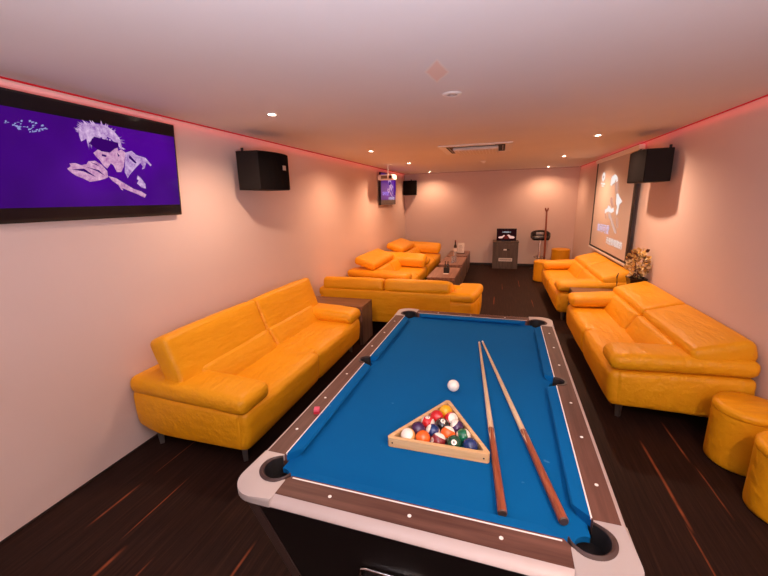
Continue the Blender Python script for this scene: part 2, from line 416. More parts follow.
# ------------------------------------------------------------------ sofas
def sofa(loc, rotz, L, label, D=.93, head='down', inset=.02, nhead=2, aw=.30, hx=None, az=0., raised=(), bo=0., hz=0., ht=-.26, tp=0., rb=.11, ht_th=.165):
    """local frame: x along the length, y from the back (0) to the seat front (D)"""
    r = thing('sofa', label, 'sofa', loc, rotz, 'yellow leather sofas'); Lm = M['leather']
    hyb = (D-.05)/2
    def dfr(q):
        b_ = max(0, (-q.y-(hyb-.26))/.26); lo = max(0, -q.z/.15)
        f = .5-q.y/(2*hyb)
        return (q.x*(1-.012*lo-2*tp/L*f*f), q.y, q.z+rb*b_*b_*lo+.06*f*max(0, q.z/.15))
    obj('frame', soft(L, D-.05, .29, .035, (L/2, (D-.05)/2+.01, .27), puff=(.010, .004, 0), wr=.003, seed=L, deform=dfr), Lm, r, 3.2)
    half = L/2
    for i in range(2):
        x0 = half*i+(.010 if i == 0 else .002); x1 = half*(i+1)-(.010 if i == 1 else .002)
        def df(q, D=D):
            f = max(0, (q.y-.22)/.2)     # the front slopes in and tucks under
            return (q.x, q.y - .035*max(0, -q.z/.15)*f, q.z - .016*min(1, f)*max(0, q.z/.15))
        obj('seat_cushion', soft(x1-x0, D-.28, .292, .050, ((x0+x1)/2, .28+(D-.28)/2+.012, .272), puff=(0, .012, .014), wr=.006, seed=i+L, deform=df), Lm, r, 3.2)
    for s_ in (0, 1):
        xc = aw/2-.010 if s_ == 0 else L-aw/2+.010
        sg = -1 if s_ == 0 else 1
        rz = .085 if s_ in raised else 0
        def da(q, sg=sg, rz=rz):
            f = .5-q.y/(D+.01)
            return (q.x-sg*tp*f*f, q.y, q.z + .055*f + rz*(.5+sg*q.x/aw))
        a = soft(aw+.01, D+.005, .125+rz*.5, .055, (xc, D/2+.012, .462+az+rz*.3), puff=(.006, .006, .010), wr=.005, seed=s_*3+L, deform=da)
        obj('armrest', a, Lm, r, 3.2)
    bx0, bx1 = aw-.10, L-aw+.10
    for i in range(2):
        x0 = bx0+(bx1-bx0)/2*i; x1 = x0+(bx1-bx0)/2
        obj('back_cushion', soft(x1-x0-.004, .21+bo*.3, .26, .05, ((x0+x1)/2, .405+bo, .450), rotx=.50, puff=(0, .012, .006), wr=.006, seed=i*5+L), Lm, r, 3.2)
    h0, h1 = (hx if hx else (inset, L-inset)); seg = (h1-h0)/nhead
    obj('back_panel', soft(h1-h0-(.08 if rb else -.02), .13+bo, .34 if rb else .37, .030, ((h0+h1)/2, .080+bo/2 - (0 if rb else .012), .385 if head == 'down' else .36), wr=.002), Lm, r, 3.2)
    for i in range(nhead):
        x0 = h0+seg*i+.003; x1 = h0+seg*(i+1)-.003
        if head == 'up':
            o = soft(x1-x0, .15, .42, .04, ((x0+x1)/2, .325, .660), rotx=.33, puff=(0, .014, .006), wr=.008, seed=i*7+L)
        else:
            def dh(q): return (q.x, q.y, q.z-.020*max(0, -q.y/.18)*0)
            o = soft(x1-x0, .385, ht_th, .050, ((x0+x1)/2, .205+bo, .600+az*.5+hz), rotx=ht, puff=(0, .006, .012), wr=.006, seed=i*7+L, deform=dh)
        obj('headrest', o, Lm, r, 3.2)
    for x in (.09, L-.09):
        for y in (.10, D-.10):
            bm = lathe(bmesh.new(), [(.020, 0), (.032, .15)], (x, y, 0), 4); obj('leg', bm, M['steel'], r)
    return r
W = XL+.02
# local +y must point to the room: left-wall sofas rotate by -90 deg (x_local -> -y world)
def left_sofa(y0, L, label, **k): return sofa((W, y0+L, 0), -PI/2, L, label, **k)
def right_sofa(y0, L, label, **k): return sofa((XR-.006, y0, 0), PI/2, L, label, **k)
left_sofa(1.76, 2.13, 'yellow leather sofa beside the pool table with tall upright headrests, under the speaker', D=.94, head='up', inset=.03, tp=-.01, rb=.09)
sofa((-2.44, 4.54, 0), 0, 2.25, 'yellow leather sofa seen from behind, across the room past the pool table', D=.90, head='down', hx=(.13, 1.90), aw=.33, tp=.08, rb=.0)
left_sofa(5.72, 1.62, 'small yellow leather sofa by the left wall, just behind the one seen from behind', D=1.08, head='down', nhead=1, hx=(.30, 1.52), raised=(0,), az=.02, bo=.10, hz=.085, ht=-.33, ht_th=.13, tp=.04)
left_sofa(7.46, 1.82, 'small yellow leather sofa by the left wall, nearest the back wall', D=1.08, head='down', nhead=1, hx=(.34, 1.54), raised=(0,), az=.02, bo=.10, hz=.10, ht=-.33, ht_th=.13, tp=.04)
right_sofa(3.01, 2.02, 'long yellow leather sofa on the right wall between the drum stool and the plant', D=.88, head='down', inset=-.02, az=.03, tp=-.055)
right_sofa(5.54, 2.0, 'yellow leather sofa on the right wall under the projection screen', D=.93, head='down', inset=.0, az=.03)

# ------------------------------------------------------------------ drum ottomans
def ottoman(x, y, label, r=.19, h=.42):
    t_ = thing('ottoman', label, 'ottoman', (x, y, 0), 0, 'yellow drum ottomans')
    obj('body', lathe(bmesh.new(), [(r-.012, .004), (r-.002, .012), (r, .03), (r, h-.055)], n=48), M['leather'], t_, 1.)
    obj('cushion', lathe(bmesh.new(), [(r-.002, h-.056), (r+.003, h-.045), (r+.002, h-.022), (r-.010, h-.006), (r-.03, h-.001), (r*.5, h+.003), (.004, h+.004)], n=48), M['leather'], t_, 3.2)
ottoman(1.588, 2.71, 'yellow drum ottoman at the near end of the right wall sofa', .180)
ottoman(1.588, 2.26, 'yellow drum ottoman nearest the camera, cut off by the right edge', .180)
ottoman(.94, 8.32, 'yellow drum ottoman on the far side of the sofa under the screen', .195, .43)
ottoman(1.46, 9.78, 'yellow drum ottoman in the far right corner by the back wall', .205, .50)

# ------------------------------------------------------------------ wooden tables
def side_table(x0, x1, y0, y1, h, label, mt='tablewood_x'):
    t_ = thing('side_table', label, 'side table', ((x0+x1)/2, (y0+y1)/2, 0))
    w, d = (x1-x0)/2, (y1-y0)/2
    obj('tabletop', B(-w, w, -d, d, h-.04, h, .003), M[mt], t_)
    obj('side_panel', B(-w, -w+.04, -d, d, 0, h-.04, .002), M['tablewood_z'], t_)
    obj('side_panel', B(w-.04, w, -d, d, 0, h-.04, .002), M['tablewood_z'], t_)
    return t_
side_table(-2.36, -1.535, 4.03, 4.40, .49, 'brown wooden side table between the upright sofa and the sofa seen from behind')
side_table(.97, 1.745, 5.10, 5.485, .515, 'brown wooden side table between the two right wall sofas, holding the potted plant')
def coffee(y0, y1, label):
    t_ = thing('coffee_table', label, 'coffee table', (-.915, (y0+y1)/2, 0), 0, 'low wooden coffee tables'); d = (y1-y0)/2; w = .24
    obj('tabletop', B(-w, w, -d, d, .37, .42, .003), M['tablewood'], t_)
    obj('side_panel', B(w-.03, w, -d, d, 0, .37, .002), M['tablewood_z'], t_)
    obj('side_panel', B(-w, -w+.03, -d, d, 0, .37, .002), M['tablewood_z'], t_)
    obj('end_panel', B(-w+.03, w-.03, -d, -d+.03, 0, .37, .002), M['tablewood_z'], t_)
    obj('end_panel', B(-w+.03, w-.03, d-.03, d, 0, .37, .002), M['tablewood_z'], t_)
coffee(6.25, 7.25, 'low wooden coffee table nearest the camera, behind the sofa seen from behind')
coffee(7.57, 8.64, 'low wooden coffee table in the middle of the row by the small sofas')
coffee(8.83, 9.70, 'low wooden coffee table nearest the back wall with the menu card')

# items on the coffee tables
t_ = thing('condiment_caddy', 'dark caddy with two small bottles on the nearest coffee table', 'caddy', (-.875, 6.70, .42))
obj('tray', B(-.05, .05, -.04, .04, 0, .10, .006), M['rubber'], t_)
for sx in (-.024, .024):
    obj('bottle', lathe(bmesh.new(), [(.016, .09), (.017, .15), (.008, .17), (.008, .205), (.010, .215)], (sx, 0, 0), 14), M['bottle'], t_, .7)
obj('coaster', B(-.045, .05, -.15, -.08, 0, .006, .002), M['paper'], t_)
for i, (dx, dy, h) in enumerate(((0, 0, .14), (.045, .09, .22))):
    o = obj('drinking_glass', lathe(bmesh.new(), [(.004, .004), (.026, .004), (.030, h), (.034, h), (.030, 0), (.004, 0)], n=20, cap=False), M['glassy'], None, .7)
    o.location = (-.90+dx, 7.78+dy, .42)
    tag(o, ('short clear drinking glass' if i == 0 else 'tall clear drinking glass')+' on the middle coffee table', 'glass')
t_ = thing('wine_bottle', 'dark bottle beside the menu card on the far coffee table', 'bottle', (-.985, 9.10, .42))
obj('glass_body', lathe(bmesh.new(), [(.034, 0), (.037, .01), (.037, .19), (.015, .245), (.014, .31)], n=20), M['bottle'], t_, .7)
obj('bottle_cap', lathe(bmesh.new(), [(.016, .305), (.016, .335)], n=14), plain('red_foil', (.25, .03, .02), .3), t_)
obj('bottle_label', lathe(bmesh.new(), [(.0378, .06), (.0378, .15)], n=20, cap=False), M['paper'], t_, .7)
t_ = thing('menu_card', 'white printed menu card standing on the far coffee table', 'menu', (-.87, 9.20, .42), -.15)
bm = bmesh.new(); box(bm, -.085, .085, -.002, .002, .01, .26); bmesh.ops.rotate(bm, verts=bm.verts, cent=(0, 0, 0), matrix=Matrix.Rotation(-.2, 3, 'X'))
obj('card', bm, M['paper'], t_)
obj('stand', B(-.10, .10, -.03, .07, 0, .02, .004), plain('brown_stand', (.10, .05, .03), .5), t_)
bm = bmesh.new()
for i in range(6): box(bm, -.05+.01*(i % 2), .055-.015*(i % 3), -.0035, -.002, .05+i*.028, .058+i*.028)
bmesh.ops.rotate(bm, verts=bm.verts, cent=(0, 0, 0), matrix=Matrix.Rotation(-.2, 3, 'X')); obj('printed_lines', bm, M['print'], t_)

# ------------------------------------------------------------------ pool table
PX, PY, PA = -.2038, 1.9565, -.0161
pt = thing('pool_table', 'large blue felt pool table with brown rails in the middle of the room', 'pool table', (PX, PY, 0), PA)
ZT, ZB = .80, .768
CC, RO, RI = (.503, .968), .072, .056     # corner pocket
SC, SR = (.528, 0), .042                  # side pocket
def mir(p, sx, sy_): return [(a*sx, b*sy_) for a, b in p]
bed = []
for k, (sx, sy_) in enumerate(((1, 1), (-1, 1), (-1, -1), (1, -1))):
    q = arc((.512, .977), .044, 275, 175, 12)
    q = mir(q, sx, sy_)
    if sx*sy_ < 0: q = q[::-1]
    bed += q
    if k in (0, 2):
        pass
    if k == 1: bed += [(-a, b) for a, b in arc((.540, 0), .046, 120, 240, 10)]
    if k == 3: bed += arc((.540, 0), .046, 240, 120, 10)
obj('playing_bed', prism(bmesh.new(), bed, ZB-.02, ZB), M['felt'], pt)
for sx in (1, -1):
    for sy_ in (1, -1):
        # long rails
        p = [(.523, .045)]+[q for q in arc(SC, SR+.004, 100, 0, 8)][1:]+[(.601, 0), (.601, .90), (.526, .90), (.523, .895)]
        obj('rail', prism(bmesh.new(), mir(p, sx, sy_), .745, ZT), M['railwood'], pt)
        # long cushions: nose (a=.475) to feather strip (a=.523)
        prof = [(.523, ZT), (.480, ZT-.004), (.475, ZT-.010), (.480, ZT-.018), (.497, ZB-.001), (.523, ZB-.001)]
        bm = bmesh.new(); rings = []
        for y0f in (0, 1):
            ring = []
            for (a, z) in prof:
                k = (.523-a)/.048
                b_ = (.050+.020*k) if y0f == 0 else (.893-.050*k)
                ring.append(bm.verts.new((a*sx, b_*sy_, z)))
            rings.append(ring)
        for i in range(6): bm.faces.new((rings[0][i], rings[0][(i+1) % 6], rings[1][(i+1) % 6], rings[1][i]))
        bm.faces.new(rings[0]); bm.faces.new(rings[1])
        obj('cushion', bm, M['felt'], pt)
        obj('feather_strip', B(*sorted((.521*sx, .5255*sx)), *sorted((.050*sy_, .893*sy_)), ZT-.006, ZT+.0012), M['white'], pt)
        # corner casting
        p = [(.527, .90), (.617, .90), (.617, 1.027)]+arc((.529, 1.027), .088, 0, 90, 10)+[(.45, 1.115), (.45, 1.018)]+arc(CC, RO-.004, 138, -70, 18)
        bm = prism(bmesh.new(), mir(p, sx, sy_), .776, ZT+.001)
        top = [e for e in bm.edges if all(v.co.z > ZT and (abs(v.co.x) > .535 or abs(v.co.y) > 1.02) and (abs(v.co.x) > .60 or abs(v.co.y) > 1.09 or (abs(v.co.x)-.529)**2+(abs(v.co.y)-1.027)**2 > .0070) for v in e.verts)]
        bmesh.ops.bevel(bm, geom=top, offset=.010, segments=3, affect='EDGES', profile=.5)
        obj('corner_casting', bm, M['casting'], pt, .5)
        # pocket ring (horseshoe) and liner
        bm = bmesh.new(); n = 30; a0, a1 = -69, 162
        rr = []
        for i in range(n+1):
            th = math.radians(a0+(a1-a0)*i/n); c_, s_ = math.cos(th), math.sin(th)
            tp = min(1, min(i, n-i)/9+.25)
            w = (RO-RI)*tp
            ring = [(RI, ZT-.03), (RI, ZT+.003), (RI+w*.4, ZT+.007), (RI+w, ZT+.003), (RI+w, ZT-.03)]
            rr.append([bm.verts.new(((CC[0]+r_*c_)*sx, (CC[1]+r_*s_)*sy_, z)) for r_, z in ring])
        for a, b_ in zip(rr, rr[1:]):
            for i in range(5): bm.faces.new((a[i], a[(i+1) % 5], b_[(i+1) % 5], b_[i]))
        bm.faces.new(rr[0]); bm.faces.new(rr[-1])
        obj('pocket_ring', bm, M['brownrubber'], pt, .8)
        bm = lathe(bmesh.new(), [(RI-.001, ZB-.022), (RI-.001, .67), (.002, .665)], (CC[0]*sx, CC[1]*sy_, 0), 28, cap=False)
        n = 24; a0, a1 = -69, 162; A_ = []; B_ = []
        for i in range(n+1):
            th = math.radians(a0+(a1-a0)*i/n)
            A_.append(bm.verts.new(((CC[0]+(RI-.001)*math.cos(th))*sx, (CC[1]+(RI-.001)*math.sin(th))*sy_, ZT)))
            B_.append(bm.verts.new(((CC[0]+(RI-.001)*math.cos(th))*sx, (CC[1]+(RI-.001)*math.sin(th))*sy_, .70)))
        for i in range(n): bm.faces.new((A_[i], A_[i+1], B_[i+1], B_[i]))
        obj('pocket_liner', bm, M['rubber'], pt, .8)
    # side pockets
    bm = lathe(bmesh.new(), [(SR-.001, ZB-.022), (SR-.001, .67), (.002, .665)], (SC[0]*sx, 0, 0), 24, cap=False)
    A_ = []; B_ = []
    for i in range(17):
        th = math.radians(-105+210*i/16)
        A_.append(bm.verts.new(((SC[0]+SR*math.cos(th))*sx, SR*math.sin(th), ZT+.001))); B_.append(bm.verts.new(((SC[0]+SR*math.cos(th))*sx, SR*math.sin(th), .70)))
    for i in range(16): bm.faces.new((A_[i], A_[i+1], B_[i+1], B_[i]))
    obj('pocket_liner', bm, M['rubber'], pt, .8)
    bm = bmesh.new(); rr = []
    for i in range(17):
        th = math.radians(-92+184*i/16)
        rr.append([bm.verts.new(((SC[0]+r_*math.cos(th))*sx, r_*math.sin(th), z)) for r_, z in ((SR-.001, ZT-.01), (SR-.001, ZT+.003), (SR+.009, ZT+.003), (SR+.009, ZT-.01))])
    for a, b_ in zip(rr, rr[1:]):
        for i in range(4): bm.faces.new((a[i], a[(i+1) % 4], b_[(i+1) % 4], b_[i]))
    bm.faces.new(rr[0]); bm.faces.new(rr[-1]); obj('pocket_ring', bm, M['brownrubber'], pt, .8)
    # long molding
    pr_ = [(.600, ZT), (.608, ZT-.001), (.6145, ZT-.008), (.617, ZT-.02), (.617, ZT-.022), (.613, .776), (.58, .776)]
    bm = prism(bmesh.new(), [(a*sx, z) for a, z in pr_], -.90, .90, 'y'); obj('molding', bm, M['mould'], pt, .5)
for sy_ in (1, -1):
    p = [(-.435, .992), (.435, .992)]+arc(CC, RO-.004, 150, 121, 3)[1:]+[(.449, 1.080), (-.449, 1.080)]+[(-a, b) for a, b in arc(CC, RO-.004, 121, 150, 3)[:-1]]
    obj('rail', prism(bmesh.new(), mir(p, 1, sy_), .745, ZT), M['railwood_x'], pt)
    prof = [(1.0, ZT), (.957, ZT-.004), (.952, ZT-.010), (.957, ZT-.018), (.974, ZB-.001), (1.0, ZB-.001)]
    bm = bmesh.new(); rings = []
    for sg in (-1, 1):
        rings.append([bm.verts.new((sg*(.428-.050*(1.0-b_)/.048), b_*sy_, z)) for b_, z in prof])
    for i in range(6): bm.faces.new((rings[0][i], rings[0][(i+1) % 6], rings[1][(i+1) % 6], rings[1][i]))
    bm.faces.new(rings[0]); bm.faces.new(rings[1]); obj('cushion', bm, M['felt'], pt)
    obj('feather_strip', B(-.430, .430, *sorted((.998*sy_, 1.0025*sy_)), ZT-.006, ZT+.0012), M['white'], pt)
    pr_ = [(1.079, ZT), (1.088, ZT-.002), (1.102, ZT-.007), (1.112, ZT-.014), (1.115, ZT-.020), (1.110, .776), (1.05, .776)]
    bm = prism(bmesh.new(), [(a*sy_, z) for a, z in pr_], -.45, .45, 'x'); obj('molding', bm, M['mould'], pt, .5)
sights = [(s_*.5666, b_*k) for s_ in (1, -1) for k in (1, -1) for b_ in (.2099, .4762, .7425)]+[(i*.2677, s_*1.040) for i in (-1, 0, 1) for s_ in (1, -1)]
s0 = obj('sight', lathe(bmesh.new(), [(.0062, -.001), (.0060, .0012), (.003, .0017)], n=16), M['white'], pt)
for i, (a, b_) in enumerate(sights):
    o = s0 if i == 0 else s0.copy()
    if i: link(o); o.parent = pt
    o.location = (a, b_, ZT)
# cabinet
bm = bmesh.new(); lv = []
for z, a, b_ in ((.735, .580, 1.060), (.7755, .584, 1.064), (.7755, .592, 1.072), (.25, .468, .955), (.10, .436, .925)):
    lv.append([bm.verts.new((a*i, b_*j, z)) for i, j in ((1, 1), (-1, 1), (-1, -1), (1, -1))])
bm.faces.new(lv[0]); bm.faces.new(lv[-1])
for a, b_ in zip(lv, lv[1:]):
    for i in range(4): bm.faces.new((a[i], a[(i+1) % 4], b_[(i+1) % 4], b_[i]))
obj('cabinet', bm, M['black'], pt)
obj('plinth', B(-.40, .40, -.88, .88, 0, .10), M['rubber'], pt)
for sx in (1, -1):
    for sy_ in (1, -1):
        bm = bmesh.new(); p = [(-.040, .004), (.004, .004), (.004, -.040), (.0, -.040), (.0, 0), (-.040, 0)]
        va = [bm.verts.new(((.592+x)*sx, (1.072+y)*sy_, .775)) for x, y in p]; vb = [bm.verts.new(((.436+x)*sx, (.925+y)*sy_, .10)) for x, y in p]
        bm.faces.new(va); bm.faces.new(vb)
        for i in range(6): bm.faces.new((va[i], va[(i+1) % 6], vb[(i+1) % 6], vb[i]))
        obj('corner_trim', bm, M['bronze'], pt)
br = obj('ball_return', B(-.175, .03, -1.012, -.96, .40, .52, .012), M['rubber'], pt)
bm = bmesh.new(); pth = [(-.18, -1.018, .40), (-.18, -1.022, .505), (-.172, -1.024, .520), (-.155, -1.025, .525), (.02, -1.025, .525), (.035, -1.024, .515), (.037, -1.018, .40)]
obj('return_frame', tube(bm, pth, .006, 8), M['chrome'], br, .8)

# chalk
t_ = thing('chalk_cube', 'small pink billiard chalk cube on the left rail', 'chalk', (-.757, 1.360, ZT), .3)
obj('chalk_body', B(-.011, .011, -.011, .011, 0, .020, .002), plain('chalk_pink', (.72, .10, .16), .7), t_)
obj('paper_wrap', B(-.0115, .0115, -.0115, .0115, .0, .010), plain('chalk_paper', (.45, .02, .04), .5), t_)
t_.scale = (1.15, 1.15, 1.2)

# balls
BR = .0305
white_ball = plain('ivory_white', (.88, .82, .72), .08, 0, .6, coat=.5)
def ballmat(nm, c): return plain(nm, c, .08, 0, .6, coat=.6)
BC = {'yellow': (.85, .42, .01), 'blue': (.006, .030, .14), 'red': (.62, .012, .015), 'purple': (.045, .012, .075), 'orange': (.85, .13, .01),
      'green': (.005, .14, .06), 'maroon': (.22, .012, .02), 'cream': (.85, .50, .16), 'black': (.012, .010, .010), 'darkgreen': (.01, .07, .035)}
BM = {k: ballmat('ball_'+k, v) for k, v in BC.items()}
ink = plain('black_ink', (.01, .01, .01), .2)
def face_dir(v): return Vector(v).normalized()
def ball(x, y, num, colr, stripe, label, axis=(0, 0, 1), numdir=None, z=ZB):
    t_ = thing('pool_ball', label, 'ball', (x, y, z), 0, 'pool balls on the table')
    bm = bmesh.new(); bmesh.ops.create_uvsphere(bm, u_segments=40, v_segments=30, radius=BR)
    ax = face_dir(axis)
    if stripe or numdir:
        for f in bm.faces:
            c = f.calc_center_median().normalized()
            if stripe: f.material_index = 0 if abs(c.z) < .55 else 1
    q = Vector((0, 0, 1)).rotation_difference(ax)
    bmesh.ops.rotate(bm, verts=bm.verts, cent=(0, 0, 0), matrix=q.to_matrix())
    bmesh.ops.translate(bm, verts=bm.verts, vec=(0, 0, BR+.0004))
    obj('shell', bm, None, t_, 3.2, mats=[BM.get(colr, white_ball), white_ball])
    if num and numdir:
        nd = face_dir(numdir); q = Vector((0, 0, 1)).rotation_difference(nd)
        def onball(bm, rad):
            for v in bm.verts:
                p = Vector((v.co.x, v.co.y, math.sqrt(max(1e-9, rad*rad-v.co.x**2-v.co.y**2)))); p = p.normalized()*rad
                p.rotate(q); v.co = p+Vector((0, 0, BR+.0004))
        bm = bmesh.new(); c0 = bm.verts.new((0, 0, 0)); rs = []
        for r_ in (.004, .0075, .0105): rs.append([bm.verts.new((r_*math.cos(2*PI*i/20), r_*math.sin(2*PI*i/20), 0)) for i in range(20)])
        for i in range(20):
            bm.faces.new((c0, rs[0][i], rs[0][(i+1) % 20]))
            for a, b_ in zip(rs, rs[1:]): bm.faces.new((a[i], a[(i+1) % 20], b_[(i+1) % 20], b_[i]))
        onball(bm, BR+.0002); obj('number_disc', bm, white_ball, t_, 3.2)
        cu = bpy.data.curves.new('txt', 'FONT'); cu.body = str(num); cu.size = .0135; cu.align_x = 'CENTER'; cu.align_y = 'CENTER'; cu.offset = .0003
        to = bpy.data.objects.new('txt', cu); link(to); dg = bpy.context.evaluated_depsgraph_get()
        me = bpy.data.meshes.new_from_object(to.evaluated_get(dg)); bpy.data.objects.remove(to); 
        bm = bmesh.new(); bm.from_mesh(me); bpy.data.meshes.remove(me)
        bmesh.ops.subdivide_edges(bm, edges=bm.edges, cuts=1)
        onball(bm, BR+.0006); obj('numeral', bm, ink, t_)
d = .0622; rx, ry = -.192, 1.303
row = [
 [(9, 'cream', 1, (-.10, -.62, .78), None, 'cream and yellow striped ball in the left corner of the rack'),
  (5, 'orange', 0, (0, 0, 1), None, 'solid orange ball second from left in the front row of the rack'),
  (15, 'maroon', 1, (.35, .45, .85), (-.75, -.55, .30), 'maroon striped ball in the middle of the front row of the rack'),
  (6, 'darkgreen', 0, (0, 0, 1), (.05, -.72, .62), 'solid dark green ball with number facing up in the front row'),
  (2, 'blue', 0, (0, 0, 1), None, 'solid dark blue ball in the right corner of the rack')],
 [(4, 'purple', 0, (0, 0, 1), None, 'solid purple ball by the left side of the rack'),
  (10, 'blue', 1, (-.85, -.1, .35), None, 'blue striped ball inside the rack beside the black ball'),
  (13, 'orange', 1, (.35, .6, .85), None, 'orange striped ball inside the rack below the black ball'),
  (14, 'green', 1, (-.9, -.2, -.25), None, 'green striped ball by the right side of the rack')],
 [(11, 'red', 1, (-.95, .2, .1), (.0, -.1, .98), 'red striped ball by the left side of the rack'),
  (8, 'black', 0, (0, 0, 1), (.15, -.35, .92), 'black ball with a number in the centre of the rack'),
  (12, 'purple', 1, (-.75, .1, .75), None, 'purple striped ball by the right side of the rack')],
 [(3, 'red', 0, (0, 0, 1), None, 'solid red ball just below the yellow ball of the rack'),
  (7, 'red', 1, (.55, -.55, .55), None, 'red striped ball just right of the solid red ball')],
 [(1, 'yellow', 0, (0, 0, 1), None, 'solid yellow ball at the far tip of the rack')]]
for i, rw in enumerate(row):
    n = len(rw)
    for j, (num, c_, st, ax, nd, lab) in enumerate(rw):
        ball(rx+(j-(n-1)/2)*d, ry+i*d*.866, num, c_, st, lab, ax, nd)
ball(-.187, 1.770, 0, 'white', 0, 'plain white cue ball alone on the blue felt')
# rack frame
t_ = thing('triangle_rack', 'light wooden triangle rack around the pool balls', 'rack', (rx, ry+2*d*.866-.0*d, ZB), 0)
Rin = 2*d*.866*2/ (3)*1.0
cy_ = -2*d*.866+ (4*d*.866)/3     # centroid of the ball triangle
ri = d*4/ (2*math.sqrt(3)) + BR + .0015; ro = ri+.0165
def tri(r_, rnd):
    out = []
    for k in range(3):
        ang = 90+120*k; R_ = (r_-rnd)*2; c_ = (R_*math.cos(math.radians(ang)), cy_+R_*math.sin(math.radians(ang)))
        out += arc(c_, rnd, ang-60, ang+60, 8)
    return out
bm = bmesh.new(); po, pi_ = tri(ro, .013), tri(ri, .006)
n = len(po); zs = (.002, .041)
vs = [[bm.verts.new((*p, z)) for p in q_] for q_ in (po, pi_) for z in zs]
for i in range(n):
    j = (i+1) % n
    bm.faces.new((vs[0][i], vs[0][j], vs[1][j], vs[1][i])); bm.faces.new((vs[2][i], vs[3][i], vs[3][j], vs[2][j]))
    bm.faces.new((vs[1][i], vs[1][j], vs[3][j], vs[3][i])); bm.faces.new((vs[0][i], vs[2][i], vs[2][j], vs[0][j]))
top = [e for e in bm.edges if all(v.co.z > .03 for v in e.verts) and len(e.link_faces) == 2 and any(abs(f.normal.z) < .5 for f in e.link_faces)]
bm.normal_update()
obj('rack_frame', bm, M['rackwood'], t_, .5)
yb_ = cy_-ro
for sx in (-.178, .178):
    obj('screw', lathe(bmesh.new(), [(.0035, yb_-.0008), (.003, yb_+.004)], (sx, 0, .021), 12, axis='y'), M['rubber'], t_)

# cues
def cue(tip, butt, label, z0, lift=0):
    a, b_ = Vector((*tip, 0)), Vector((*butt, 0)); L = (b_-a).length; ang = math.atan2((b_-a).y, (b_-a).x)-PI/2
    t_ = thing('cue_stick', label, 'cue', (butt[0], butt[1], ZB), ang+PI, 'cue sticks lying on the table')
    # local +y runs from the butt to the tip; tapering, lying on the cloth
    t_.rotation_euler = (0, 0, ang+PI)
    R_ = lambda s_: .0148-(.0148-.0062)*s_/L
    def seg(s0, s1, k=2): return [(0, s0+(s1-s0)*i/k, R_(s0+(s1-s0)*i/k)+.0004+lift*(s0+(s1-s0)*i/k)/L) for i in range(k+1)], [R_(s0+(s1-s0)*i/k) for i in range(k+1)]
    p, r_ = seg(.012, L*.31, 6); obj('butt', tube(bmesh.new(), p, r_, 18), M['butt'], t_, 1.)
    p, r_ = seg(L*.31, L-.022, 8); obj('shaft', tube(bmesh.new(), p, r_, 18), M['maple'], t_, 1.)
    # pointed splice: maple tongues over the butt wood
    bm = bmesh.new()
    for k in range(4):
        th = PI/4+k*PI/2
        w = .62
        def P(s_, th_): 
            q = R_(s_)+.0005; return bm.verts.new((q*math.cos(th_), s_, R_(s_)+.0004+q*math.sin(th_)+lift*s_/L))
        for i in range(6):
            f0, f1 = i/6, (i+1)/6
            s0, s1 = L*(.312-.065*f0), L*(.312-.065*f1)
            w0, w1 = w*(1-f0), w*(1-f1)
            bm.faces.new((P(s0, th-w0), P(s0, th+w0), P(s1, th+w1+.001), P(s1, th-w1-.001)))
    bmesh.ops.remove_doubles(bm, verts=bm.verts, dist=1e-5)
    obj('splice_points', bm, M['maple'], t_, 1.)
    p, r_ = seg(L-.022, L-.005, 1); obj('ferrule', tube(bmesh.new(), p, r_, 16), M['white'], t_, 1.)
    p, r_ = seg(L-.005, L, 1); obj('leather_tip', tube(bmesh.new(), p, r_, 16), plain('blue_tip', (.05, .10, .2), .8), t_, 1.)
    p, r_ = seg(.008, .012, 1); obj('bumper', tube(bmesh.new(), p, [r_[0]*.85, r_[1]*.98], 16), M['bronze'], t_, 1.)
cue((-.092, 2.475), (.053, 1.008), 'wooden cue stick nearer the ball rack on the blue felt', 0)
cue((-.072, 2.497), (.231, 1.028), 'wooden cue stick lying closer to the right rail of the table', 0)

